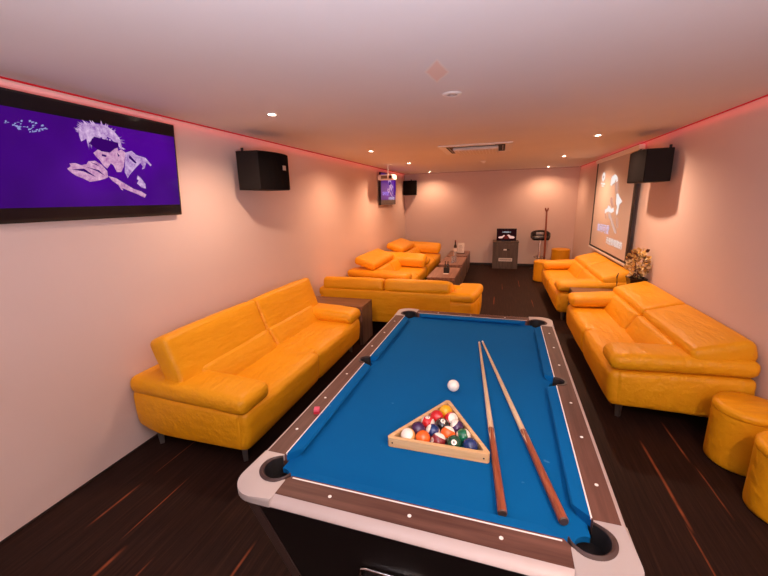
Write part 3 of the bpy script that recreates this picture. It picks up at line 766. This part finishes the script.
# ------------------------------------------------------------------ televisions and the picture they show
FIG = dict(
hair=[(0.396, 0.766), (0.411, 0.807), (0.424, 0.84), (0.441, 0.85), (0.462, 0.837), (0.486, 0.859), (0.513, 0.863), (0.541, 0.86), (0.568, 0.84), (0.585, 0.819), (0.604, 0.784), (0.615, 0.754), (0.62, 0.682), (0.604, 0.679), (0.591, 0.708), (0.573, 0.728), (0.56, 0.749), (0.542, 0.76), (0.525, 0.724), (0.508, 0.751), (0.488, 0.723), (0.476, 0.743), (0.457, 0.723), (0.44, 0.734), (0.421, 0.707), (0.402, 0.687), (0.397, 0.723)],
face=[(0.455, 0.601), (0.48, 0.634), (0.512, 0.625), (0.55, 0.628), (0.576, 0.697), (0.59, 0.692), (0.596, 0.645), (0.613, 0.664), (0.637, 0.636), (0.626, 0.568), (0.616, 0.499), (0.596, 0.447), (0.57, 0.444), (0.555, 0.507), (0.542, 0.522), (0.518, 0.47), (0.497, 0.499), (0.504, 0.532), (0.482, 0.544), (0.466, 0.569)],
hands=[(0.314, 0.444), (0.334, 0.469), (0.328, 0.49), (0.357, 0.497), (0.384, 0.483), (0.411, 0.495), (0.422, 0.522), (0.458, 0.532), (0.492, 0.498), (0.516, 0.446), (0.516, 0.389), (0.491, 0.371), (0.452, 0.352), (0.415, 0.341), (0.383, 0.369), (0.351, 0.389), (0.329, 0.416)],
shoulder=[(0.637, 0.636), (0.676, 0.661), (0.706, 0.624), (0.762, 0.608), (0.799, 0.542), (0.792, 0.527), (0.765, 0.564), (0.748, 0.499), (0.73, 0.488), (0.746, 0.552), (0.723, 0.549), (0.685, 0.491), (0.647, 0.427), (0.631, 0.391), (0.617, 0.449), (0.626, 0.534)],
forearm=[(0.517, 0.402), (0.56, 0.385), (0.608, 0.338), (0.658, 0.289), (0.707, 0.264), (0.74, 0.229), (0.726, 0.197), (0.677, 0.236), (0.624, 0.27), (0.589, 0.294), (0.594, 0.269), (0.582, 0.277), (0.57, 0.319), (0.538, 0.358)],
sleeve=[(0.696, 0.423), (0.712, 0.407), (0.742, 0.338), (0.741, 0.292), (0.716, 0.3), (0.685, 0.343), (0.71, 0.371), (0.688, 0.384)])
DARKS = [[(.47, .745), (.60, .72), (.60, .68), (.575, .66), (.545, .62), (.50, .622), (.47, .645), (.44, .68)],
         [(.335, .44), (.39, .43), (.45, .385), (.44, .40), (.395, .455)], [(.40, .475), (.46, .44), (.50, .40), (.47, .45)], [(.43, .515), (.475, .485), (.50, .455), (.46, .505)],
         [(.66, .62), (.70, .55), (.69, .54), (.652, .59)], [(.50, .60), (.525, .59), (.52, .575), (.497, .58)], [(.585, .63), (.60, .60), (.59, .59)]]
def polyfan(bm, pts, P, mi=0):
    vs = [bm.verts.new(P(*p)) for p in pts]
    f = bm.faces.new(vs); f.material_index = mi
    bmesh.ops.triangulate(bm, faces=[f])
scr_purple = plain('screen_purple', (.003, .0015, .006), .08, 0, .10, bump=(5, 0.))
_nt = scr_purple.node_tree; _b = _nt.nodes['Principled BSDF']
_nt.links.new(ramp(_nt, mapped_noise(_nt, (1, 1, 1), 1.6, 2), [(.35, (.030, .0008, .115)), (.7, (.075, .0015, .27))]), _b.inputs['Emission Color']); _b.inputs['Emission Strength'].default_value = 1.0
scr_black = plain('screen_black', (.006, .004, .008), .12, 0, .3)
fig_l = emis('figure_lavender', (.22, .07, .36), 1., (.80, .56, .82))
fig_p = emis('figure_pink', (.36, .12, .34), 1., (.82, .48, .66))
fig_d = emis('figure_shadow', (.04, .002, .13), 1.)
sub_v = emis('subtitle_violet', (.45, .28, .95), 1.2)
sub_w = emis('subtitle_white', (.80, .70, .85), 1.)
def figure_on(parent, P, mats, off):
    for k in FIG:
        bm = bmesh.new(); polyfan(bm, FIG[k], lambda u, v: P(u, v, off))
        obj('picture_'+k, bm, mats[0 if k in ('hair', 'shoulder', 'sleeve') else 1], parent)
_r = random.Random(5); STR = []
for i in range(34):
    t = _r.random(); k = int(t*13); a, b2_ = FIG['hair'][k], FIG['hair'][k+1]; f_ = _r.random()
    bx_, by_ = a[0]+(b2_[0]-a[0])*f_, a[1]+(b2_[1]-a[1])*f_
    ox_, oy_ = bx_-.52, (by_-.74)*.6; n_ = math.hypot(ox_, oy_)+1e-6; l_ = .012+.018*_r.random()
    ox_, oy_ = ox_/n_*l_, oy_/n_*l_*1.7
    STR.append([(bx_-.006, by_-.008), (bx_+ox_, by_+oy_), (bx_+.006, by_+.002)])
for i in range(10):
    u_ = .43+.15*_r.random(); STR.append([(u_-.006, .745), (u_-.002, .66-.03*_r.random()), (u_+.005, .745)])
def text_mesh(s, size):
    cu = bpy.data.curves.new('txt', 'FONT'); cu.body = s; cu.size = size; cu.align_x = 'LEFT'
    to = bpy.data.objects.new('txt', cu); link(to); dg = bpy.context.evaluated_depsgraph_get()
    me = bpy.data.meshes.new_from_object(to.evaluated_get(dg)); bpy.data.objects.remove(to)
    bm = bmesh.new(); bm.from_mesh(me); bpy.data.meshes.remove(me); return bm
def text_on(parent, name, s, P, u0, u1, v0, v1, mat, off):
    bm = text_mesh(s, 1.)
    xs = [v.co.x for v in bm.verts]; ys = [v.co.y for v in bm.verts]
    if not xs: bm.free(); return
    for v in bm.verts:
        v.co = Vector(P(u0+(u1-u0)*(v.co.x-min(xs))/(max(xs)-min(xs)), v0+(v1-v0)*(v.co.y-min(ys))/(max(ys)-min(ys)), off))
    obj(name, bm, mat, parent)
def tv(y0, W_, label, x, z0, tilt, subs=False, vlo=.12, vhi=.87):
    Hh = W_*.568
    t_ = thing('television', label, 'television', (x, y0, z0), 0)
    t_.rotation_euler = (0, tilt, 0)
    obj('bezel', B(-.045, 0, 0, W_, 0, Hh, .005), M['bezel'], t_)
    obj('wall_bracket', B(-.085, -.045, W_*.35, W_*.65, Hh*.3, Hh*.7), M['steel'], t_)
    def P(u, v, off=0): return (.0005+off, u*W_, v*Hh)
    b_ = .012
    sc = bmesh.new(); polyfan(sc, [(b_, .03), (1-b_, .03), (1-b_, .98), (b_, .98)], lambda u, v: P(u, v, .0003)); sp_ = obj('screen', sc, scr_black, t_)
    pic = bmesh.new(); polyfan(pic, [(b_, vlo), (1-b_, vlo), (1-b_, vhi), (b_, vhi)], lambda u, v: P(u, v, .0008)); obj('picture', pic, scr_purple, t_)
    if subs: # smaller copy of the same image
        P2 = lambda u, v, off=0: P(.12+u*.86, .06+v*.92, off)
    else: P2 = P
    figure_on(t_, P2, (fig_l, fig_p), .0020)
    bm = bmesh.new()
    for q in STR: polyfan(bm, q, lambda u, v: P2(u, v, .0016))
    obj('picture_hair_strands', bm, fig_l, t_)['kind'] = 'stuff'
    bm = bmesh.new()
    for q in DARKS: polyfan(bm, q, lambda u, v: P2(u, v, .0024))
    obj('picture_shadows', bm, fig_d, t_)
    if subs:
        text_on(t_, 'subtitle', '如何可愛', P, .10, .48, .30, .42, sub_v, .0022)
        text_on(t_, 'subtitle', '天使愛唱歌', P, .48, .90, .16, .25, sub_w, .0022)
    else:
        bm = bmesh.new(); rnd = random.Random(3)
        for i in range(46):
            u = .09+.165*rnd.random(); c = math.sin((u-.09)/.165*PI); v = .745+.045*c*(rnd.random()*2-1)
            w = .004+.010*rnd.random(); h = .004+.016*rnd.random()
            polyfan(bm, [(u, v), (u+w, v+h*.5), (u+w*.8, v+h), (u+.1*w, v+h*.8)], lambda a, b2: P(a, b2, .0013))
        obj('station_logo', bm, emis('logo_blue', (.28, .30, .62), 1.), t_)
    return t_
tv(1.25, 1.17, 'large wall television showing a purple picture of a person, left of the pool table', -2.425, 1.664, .066)
tv(7.66, 1.19, 'smaller-looking wall television with purple picture behind the projector', -2.40, 1.635, .02, subs=True, vlo=.16, vhi=.97)

# projector
t_ = thing('projector', 'white projector hanging from the ceiling before the far television', 'projector', (-2.115, 7.20, 2.165))
obj('body', B(-.165, .165, -.12, .12, -.05, .05, .022, seg=3), M['white'], t_, .6)
obj('lens', lathe(bmesh.new(), [(.040, -.135), (.044, -.12), (.044, -.11)], (.10, 0, 0), 24, axis='y'), M['chrome'], t_, .6)
obj('lens_glass', lathe(bmesh.new(), [(.028, -.137), (.028, -.134)], (.10, 0, 0), 20, axis='y'), M['bezel'], t_)
obj('vent_panel', B(-.09, .035, -.1225, -.118, -.028, .030), plain('brown_vent', (.20, .13, .08), .6), t_)
obj('mount_pole', tube(bmesh.new(), [(.02, 0, .05), (.02, 0, ZC-2.165-.01)], .013, 12), M['white'], t_)
obj('ceiling_plate', lathe(bmesh.new(), [(.05, ZC-2.165-.012), (.05, ZC-2.165-.001)], (.02, 0, 0), 20), M['white'], t_)

# projection screen
t_ = thing('projection_screen', 'pull-down projection screen with black border on the right wall', 'projection screen', (1.755, 5.86, .0))
SW, z0s, z1s = 2.18, .80, 2.30
xs_ = -.055
fab = plain('screen_fabric', (.62, .55, .53), .8)
obj('fabric', B(xs_, xs_+.003, 0, SW, z0s, z1s), fab, t_)
bm = bmesh.new()
for a in ((-.085, .012, z0s-.03, z1s), (SW-.075, SW+.015, z0s, z1s), (-.004, SW+.004, z0s-.002, z0s+.03)): box(bm, xs_-.0015, xs_+.0045, a[0], a[1], a[2], a[3])
obj('border', bm, M['rubber'], t_)
obj('weight_bar', B(xs_-.012, xs_+.014, -.02, SW+.02, z0s-.035, z0s-.002, .005), M['white'], t_)
obj('housing', B(-.075, .0, -.06, SW+.06, z1s-.005, z1s+.065, .012), M['white'], t_)
def PS(yv, zv, off=0): return (xs_-.002-off, yv-5.86, zv)
proj_w = emis('projected_white', (1., .90, .86), .95)
proj_f = emis('projected_soft', (.82, .56, .48), .80)
proj_b = emis('projected_blue', (.72, .68, 1.), .95)
bm = bmesh.new()
def ell(c, a, b_, n=24): return [(c[0]+a*math.cos(2*PI*i/n), c[1]+b_*math.sin(2*PI*i/n)) for i in range(n)]
oc = (7.51, 2.041)
ro_, ri_ = ell(oc, .10, .075), ell(oc, .035, .024)
vo = [bm.verts.new(PS(*p)) for p in ro_]; vi = [bm.verts.new(PS(*p)) for p in ri_]
for i in range(24): bm.faces.new((vo[i], vo[(i+1) % 24], vi[(i+1) % 24], vi[i]))
for q in ([(7.65, 1.925), (7.36, 1.905), (7.36, 1.93), (7.65, 1.95)], [(7.58, 1.88), (7.43, 1.87), (7.43, 1.89), (7.58, 1.90)]): polyfan(bm, q, PS)
obj('projected_logo', bm, proj_w, t_)
SF = dict(
 hair= [(7.014, 1.99), (6.977, 2.021), (6.908, 2.031), (6.843, 2.047), (6.742, 2.029), (6.669, 1.993), (6.638, 1.941), (6.699, 1.924), (6.744, 1.978), (6.815, 2.013), (6.878, 1.984), (6.85, 1.95), (6.79, 1.921), (6.901, 1.899), (6.939, 1.873), (7.021, 1.889)],
 shoulder= [(6.623, 1.743), (6.539, 1.755), (6.479, 1.717), (6.402, 1.685), (6.298, 1.637), (6.371, 1.611), (6.446, 1.584), (6.46, 1.533), (6.446, 1.457), (6.493, 1.43), (6.545, 1.479), (6.515, 1.558), (6.59, 1.608), (6.606, 1.646), (6.605, 1.698)],
 face= [(6.699, 1.924), (6.626, 1.934), (6.584, 1.863), (6.569, 1.774), (6.644, 1.737), (6.719, 1.828), (6.785, 1.908)],
 neck= [(6.915, 1.698), (6.84, 1.698), (6.753, 1.605), (6.761, 1.545), (6.863, 1.576), (6.932, 1.643)],
 hands= [(7.187, 1.495), (7.047, 1.523), (7.005, 1.573), (6.904, 1.554), (6.815, 1.522), (6.693, 1.542), (6.656, 1.487), (6.787, 1.456), (6.892, 1.466), (6.973, 1.474), (7.073, 1.459), (7.161, 1.434)],
 arm= [(6.952, 1.449), (6.851, 1.453), (6.756, 1.383), (6.625, 1.303), (6.502, 1.233), (6.396, 1.176), (6.438, 1.157), (6.559, 1.202), (6.685, 1.272), (6.791, 1.347), (6.923, 1.381)],
 sleeve= [(6.482, 1.403), (6.406, 1.381), (6.356, 1.282), (6.408, 1.227), (6.441, 1.25), (6.427, 1.303)],
 cuff= [(7.171, 1.434), (7.103, 1.429), (7.035, 1.348), (7.105, 1.358)])
proj_n = emis('projected_faint', (.74, .40, .30), .85)
for k, q in SF.items():
    bm = bmesh.new(); polyfan(bm, q, PS)
    obj('projected_'+k, bm, proj_w if k in ('hair', 'shoulder', 'hands') else (proj_n if k in ('face', 'neck', 'cuff', 'sleeve') else proj_f), t_)
text_on(t_, 'projected_subtitle', '如何可愛', PS, 7.56, 6.80, 1.115, 1.258, proj_b, .001)
text_on(t_, 'projected_subtitle', '天使愛唱歌的', PS, 6.91, 6.06, .965, 1.075, proj_w, .001)

# ------------------------------------------------------------------ wall speakers
def speaker(plan, front, z0, z1, label, brand=None, bracket=None):
    c = (sum(p[0] for p in plan)/len(plan), sum(p[1] for p in plan)/len(plan))
    t_ = thing('wall_speaker', label, 'speaker', (c[0], c[1], z0)); h = z1-z0
    P = [(x-c[0], y-c[1]) for x, y in plan]
    bm = prism(bmesh.new(), P, 0, h); bmesh.ops.bevel(bm, geom=list(bm.edges), offset=.004, segments=1, affect='EDGES')
    obj('cabinet', bm, M['spkbox'], t_)
    fr = [(x-c[0], y-c[1]) for x, y in front]
    # grille follows the front, 6 mm proud
    n = len(fr); bm = bmesh.new(); ins = []
    for i, p in enumerate(fr):
        a, b_ = Vector(fr[max(0, i-1)]), Vector(fr[min(n-1, i+1)]); d_ = (b_-a).normalized(); nn = Vector((d_.y, -d_.x))
        if nn.dot(Vector(p)) < 0: nn = -nn
        ins.append(Vector(p)+nn*.006)
    q = [tuple(p) for p in ins]+[(p[0], p[1]) for p in reversed(fr)]
    # slightly arched top edge
    m_ = len(ins)
    vb = [bm.verts.new((*p, .006)) for p in q]; vt = []
    for i, p in enumerate(q):
        k = (i if i < m_ else 2*m_-1-i)/(m_-1); vt.append(bm.verts.new((*p, h-.006)))
    bm.faces.new(vb); bm.faces.new(vt)
    for i in range(len(q)): bm.faces.new((vb[i], vb[(i+1) % len(q)], vt[(i+1) % len(q)], vt[i]))
    obj('grille', bm, M['grille'], t_)
    if brand:
        (bx, by, bz, ax_) = brand
        bm = B(-.002, .002, -.022, .022, -.022, .022)
        o = obj('badge', bm, plain('silver_badge', (.55, .5, .45), .4, .6), t_); o.location = (bx-c[0], by-c[1], bz-z0); o.rotation_euler.z = ax_
    for (kx, ky, to) in bracket:
        bm = tube(bmesh.new(), [(kx-c[0], ky-c[1], h-.01), (kx-c[0], ky-c[1], h+.035)], .013, 10)
        obj('bracket_knob', bm, M['rubber'], t_)
    # wall arm
    kx, ky, sgn = bracket[0]
    bm = B(*sorted((sgn-c[0], kx-c[0]+(.03 if sgn < kx else -.03))), -.03, .03, h*.4, h*.6); obj('bracket_arm', bm, M['rubber'], t_)
def bulge(a, b_, k, n=8):
    a, b_ = Vector(a), Vector(b_); d_ = b_-a; nn = Vector((d_.y, -d_.x)).normalized()
    return [tuple(a+d_*i/n+nn*k*math.sin(PI*i/n)) for i in range(n+1)]
f = bulge((-2.165, 3.13), (-2.125, 3.58), .035)
speaker([(-2.375, 3.09)]+f+[(-2.375, 3.56)], f[:], 1.862, 2.215, 'black box speaker on the left wall above the upright sofa', brand=(-2.084, 3.44, 2.075, -.12), bracket=[(-2.35, 3.16, XL)])
f = bulge((1.46, 5.30), (1.474, 4.80), .03)
speaker([(1.72, 5.26)]+f+[(1.72, 4.80)], f[:], 1.865, 2.205, 'black box speaker on the right wall beside the projection screen', brand=(1.452, 5.25, 2.05, 0), bracket=[(1.70, 4.86, XR)])
f = bulge((-2.44, 9.80), (-2.09, 9.80), .02)
speaker([(-2.40, 10.05)]+f+[(-2.13, 10.05)], f[:], 1.85, 2.215, 'black box speaker in the far left corner on the back wall', bracket=[(-2.27, 9.97, -2.25)])

# ------------------------------------------------------------------ cabinet, monitor, stool, pole at the back wall
t_ = thing('cabinet', 'grey brown cabinet standing against the back wall under the monitor', 'cabinet', (.183, 9.83, 0))
obj('body', B(-.30, .30, -.23, .25, .0, .65, .004), M['greycab'], t_)
obj('top_board', B(-.31, .31, -.245, .255, .65, .672, .003), M['greycab'], t_)
dr = obj('door', B(-.22, .22, -.242, -.23, .05, .60, .003), M['greycab'], t_)
obj('nameplate', B(-.15, .17, -.246, -.242, .19, .27, .002), M['paper'], t_)
bm = bmesh.new()
for i in range(16): box(bm, -.13+i*.018, -.13+i*.018+.011, -.248, -.246, .21, .25)
obj('nameplate_text', bm, M['print'], t_)
obj('lock_plate', B(-.07, .10, -.246, -.242, .465, .49, .002), M['rubber'], t_)
obj('lock_cylinder', B(-.045, .03, -.254, -.246, .46, .495, .004), M['white'], t_)
t_ = thing('monitor', 'small black monitor showing a red picture on top of the cabinet', 'monitor', (.195, 9.74, .672))
obj('case', B(-.235, .235, 0, .05, .008, .31, .006), M['bezel'], t_)
obj('stand', B(-.10, .10, -.03, .10, 0, .014, .004), M['bezel'], t_)
def PM(u, v, off=0): return (-.22+.44*u, -.001-off, .02+.27*v)
bm = bmesh.new(); polyfan(bm, [(0, 0), (1, 0), (1, 1), (0, 1)], PM); obj('screen', bm, emis('monitor_dark', (.020, .004, .005), 1.), t_)
bm = bmesh.new()
polyfan(bm, [(.05, .28), (.12, .18), (.28, .20), (.36, .34), (.42, .44), (.36, .50), (.27, .38), (.14, .36)], lambda u, v: PM(u, v, .001))
polyfan(bm, [(.95, .28), (.88, .18), (.68, .18), (.60, .36), (.52, .48), (.62, .54), (.73, .42), (.88, .38)], lambda u, v: PM(u, v, .001))
obj('picture_wings', bm, emis('monitor_pink', (.85, .45, .38), 1.), t_)
bm = bmesh.new(); polyfan(bm, [(.36, .15), (.62, .15), (.60, .40), (.50, .50), (.40, .42)], lambda u, v: PM(u, v, .0015)); obj('picture_centre', bm, emis('monitor_red', (.12, .012, .010), 1.), t_)
bm = bmesh.new()
for i in range(9):
    h = .06 if 1 < i < 7 else .035
    polyfan(bm, [(.27+i*.052, .76-h), (.305+i*.052, .76-h), (.305+i*.052, .76+h), (.27+i*.052, .76+h)], lambda u, v: PM(u, v, .001))
obj('picture_text', bm, emis('monitor_grey', (.42, .42, .45), 1.), t_)

t_ = thing('bar_stool', 'black bucket bar stool with chrome pole by the back wall', 'bar stool', (.975, 9.72, 0))
obj('base', lathe(bmesh.new(), [(.20, 0), (.20, .008), (.12, .022), (.03, .04)], n=36), M['rubber'], t_, .7)
obj('pole', lathe(bmesh.new(), [(.028, .03), (.028, .36), (.020, .37), (.020, .76)], n=20), M['chrome'], t_, .7)
bm = bmesh.new(); tube(bm, [(.13*math.cos(x), .13*math.sin(x)-.02, .30) for x in [PI*1.15+PI*1.7*i/22 for i in range(23)]], .010, 8)
obj('footrest', bm, M['chrome'], t_, .8)
bm = soft(.40, .36, .09, .045, (0, 0, .765), wr=0, puff=(0, 0, .01)); obj('seat', bm, M['pot'], t_, 3.2)
# wrap-round back: closed shell
bm = bmesh.new(); n = 30; R0 = []
for i in range(n+1):
    th = math.radians(-25+230*i/n); c_, s_ = math.cos(th), math.sin(th); k = math.sin(PI*i/n)
    ro_ = .215; zlo, zhi = .75, .78+.15*k**.6
    ring = [(ro_-.03, zlo), (ro_, zlo), (ro_+.012, (zlo+zhi)/2), (ro_+.008, zhi), (ro_-.012, zhi+.006), (ro_-.028, zhi-.012)]
    R0.append([bm.verts.new((r_*c_, r_*s_*.9, z)) for r_, z in ring])
for a, b_ in zip(R0, R0[1:]):
    for i in range(6): bm.faces.new((a[i], a[(i+1) % 6], b_[(i+1) % 6], b_[i]))
bm.faces.new(R0[0]); bm.faces.new(R0[-1]); obj('backrest', bm, M['pot'], t_, 1.)
bm = soft(.25, .012, .055, .005, (-.02, .155, .855), wr=0); obj('back_highlight', bm, plain('gloss_highlight', (.55, .5, .5), .3), t_, 1.)  # pale strip standing in for the gloss highlight inside the back

t_ = thing('wooden_pole', 'tall reddish wooden pole with forked top standing before the bar stool', 'pole', (1.06, 9.40, 0))
obj('shaft', tube(bmesh.new(), [(0, 0, .012), (0, .0, .5), (-.02, .02, 1.40)], [.026, .024, .017], 14), M['butt'], t_, 1.)
bm = tube(bmesh.new(), [(-.02, .02, 1.39), (-.045, .02, 1.44), (-.05, .02, 1.48)], [.016, .019, .014], 10); tube(bm, [(-.02, .02, 1.39), (.005, .02, 1.44), (.010, .02, 1.48)], [.016, .019, .014], 10)
obj('fork', bm, M['butt'], t_, 1.)
obj('collar', lathe(bmesh.new(), [(.022, .30), (.026, .31), (.026, .345), (.022, .355)], n=16), M['bronze'], t_)
obj('foot', lathe(bmesh.new(), [(.045, 0), (.045, .012), (.018, .03)], n=20), M['rubber'], t_)

# ------------------------------------------------------------------ plant and vase on the right side table
t_ = thing('potted_plant', 'cream and gold leafed plant in a black pot by the right wall', 'plant', (1.655, 5.19, .515))
bm = bmesh.new(); a_, b2 = .085, .065
lv = []
for z, k in ((0, .75), (.08, .8), (.20, 1.05), (.21, 1.12), (.225, 1.12), (.225, 1.0), (.20, .95)):
    lv.append([bm.verts.new((a_*k*sx, a_*k*sy_, z)) for sx, sy_ in ((1, 1), (-1, 1), (-1, -1), (1, -1))])
bm.faces.new(lv[0]); bm.faces.new(lv[-1])
for a, b_ in zip(lv, lv[1:]):
    for i in range(4): bm.faces.new((a[i], a[(i+1) % 4], b_[(i+1) % 4], b_[i]))
bmesh.ops.bevel(bm, geom=list(bm.edges), offset=.004, segments=1, affect='EDGES'); obj('pot', bm, M['pot'], t_)
rnd = random.Random(11)
bm = bmesh.new()
for i in range(7):
    th = rnd.random()*6.28; tube(bm, [(0, 0, .20), (.03*math.cos(th), .03*math.sin(th), .32), (.05*math.cos(th), .05*math.sin(th), .48)], [.006, .004, .002], 6)
obj('stems', bm, plain('stem_brown', (.12, .06, .03), .7), t_)
bm = bmesh.new()
for i in range(260):
    # leaf clusters fill an upright oval crown
    th = rnd.random()*6.28; ph = math.acos(2*rnd.random()-1); rr_ = rnd.uniform(.45, 1)
    c = Vector((.115*rr_*math.sin(ph)*math.cos(th), .115*rr_*math.sin(ph)*math.sin(th), .405+.175*rr_*math.cos(ph)))
    c.x = min(c.x, .095); c.z = max(c.z, .235)
    d_ = (c-Vector((0, 0, .36))).normalized(); d_ = (d_+Vector((rnd.uniform(-.7, .7), rnd.uniform(-.7, .7), rnd.uniform(-.6, .6)))).normalized()
    s_ = d_.cross(Vector((rnd.uniform(-1, 1), rnd.uniform(-1, 1), rnd.uniform(-1, 1)))).normalized(); nn = d_.cross(s_)
    Lf = rnd.uniform(.035, .065); wf = Lf*.38
    pts = [c, c+d_*Lf*.35+s_*wf+nn*.004, c+d_*Lf*.75+s_*wf*.7, c+d_*Lf-nn*.006, c+d_*Lf*.75-s_*wf*.7, c+d_*Lf*.35-s_*wf+nn*.004]
    pts = [Vector((min(p.x, .118), p.y, p.z)) for p in pts]
    vs = [bm.verts.new(p) for p in pts]; mid = bm.verts.new(c+d_*Lf*.5-nn*.006)
    mi = rnd.choices((0, 1, 2, 3), (5, 5, 3, 2))[0]
    for k in range(6):
        f_ = bm.faces.new((vs[k], vs[(k+1) % 6], mid)); f_.material_index = mi
obj('foliage', bm, None, t_, 3.2, mats=[plain('leaf_cream', (.95, .76, .42), .6), plain('leaf_gold', (.80, .52, .16), .6), plain('leaf_olive', (.40, .26, .08), .6), plain('leaf_brown', (.12, .04, .02), .6)])

t_ = thing('bud_vase', 'small dark vase with a bare twig on the right side table', 'vase', (1.45, 5.20, .515))
obj('vase_body', lathe(bmesh.new(), [(.030, 0), (.036, .015), (.030, .05), (.012, .08), (.014, .09)], n=20), plain('brown_glass', (.12, .04, .02), .2), t_, .8)
obj('twig', tube(bmesh.new(), [(0, 0, .07), (.004, 0, .15), (-.004, 0, .22), (.010, 0, .27)], [.009, .008, .009, .006], 7), plain('twig', (.10, .05, .02), .7), t_)
t_ = thing('ashtray', 'small round glass dish beside the twig vase on the side table', 'dish', (1.36, 5.16, .515))
obj('dish', lathe(bmesh.new(), [(.004, .006), (.04, .006), (.052, .03), (.058, .03), (.046, 0), (.004, 0)], n=28, cap=False), M['glassy'], t_, .7)

# ------------------------------------------------------------------ world & colour
w = bpy.data.worlds.new('world'); scene.world = w; w.use_nodes = True
w.node_tree.nodes['Background'].inputs[0].default_value = (.02, .015, .015, 1); w.node_tree.nodes['Background'].inputs[1].default_value = .3
scene.view_settings.view_transform = 'Standard'; scene.view_settings.look = 'None'; scene.view_settings.gamma = 1.0
scene.view_settings.use_curve_mapping = False
scene.view_settings.exposure = 0.0
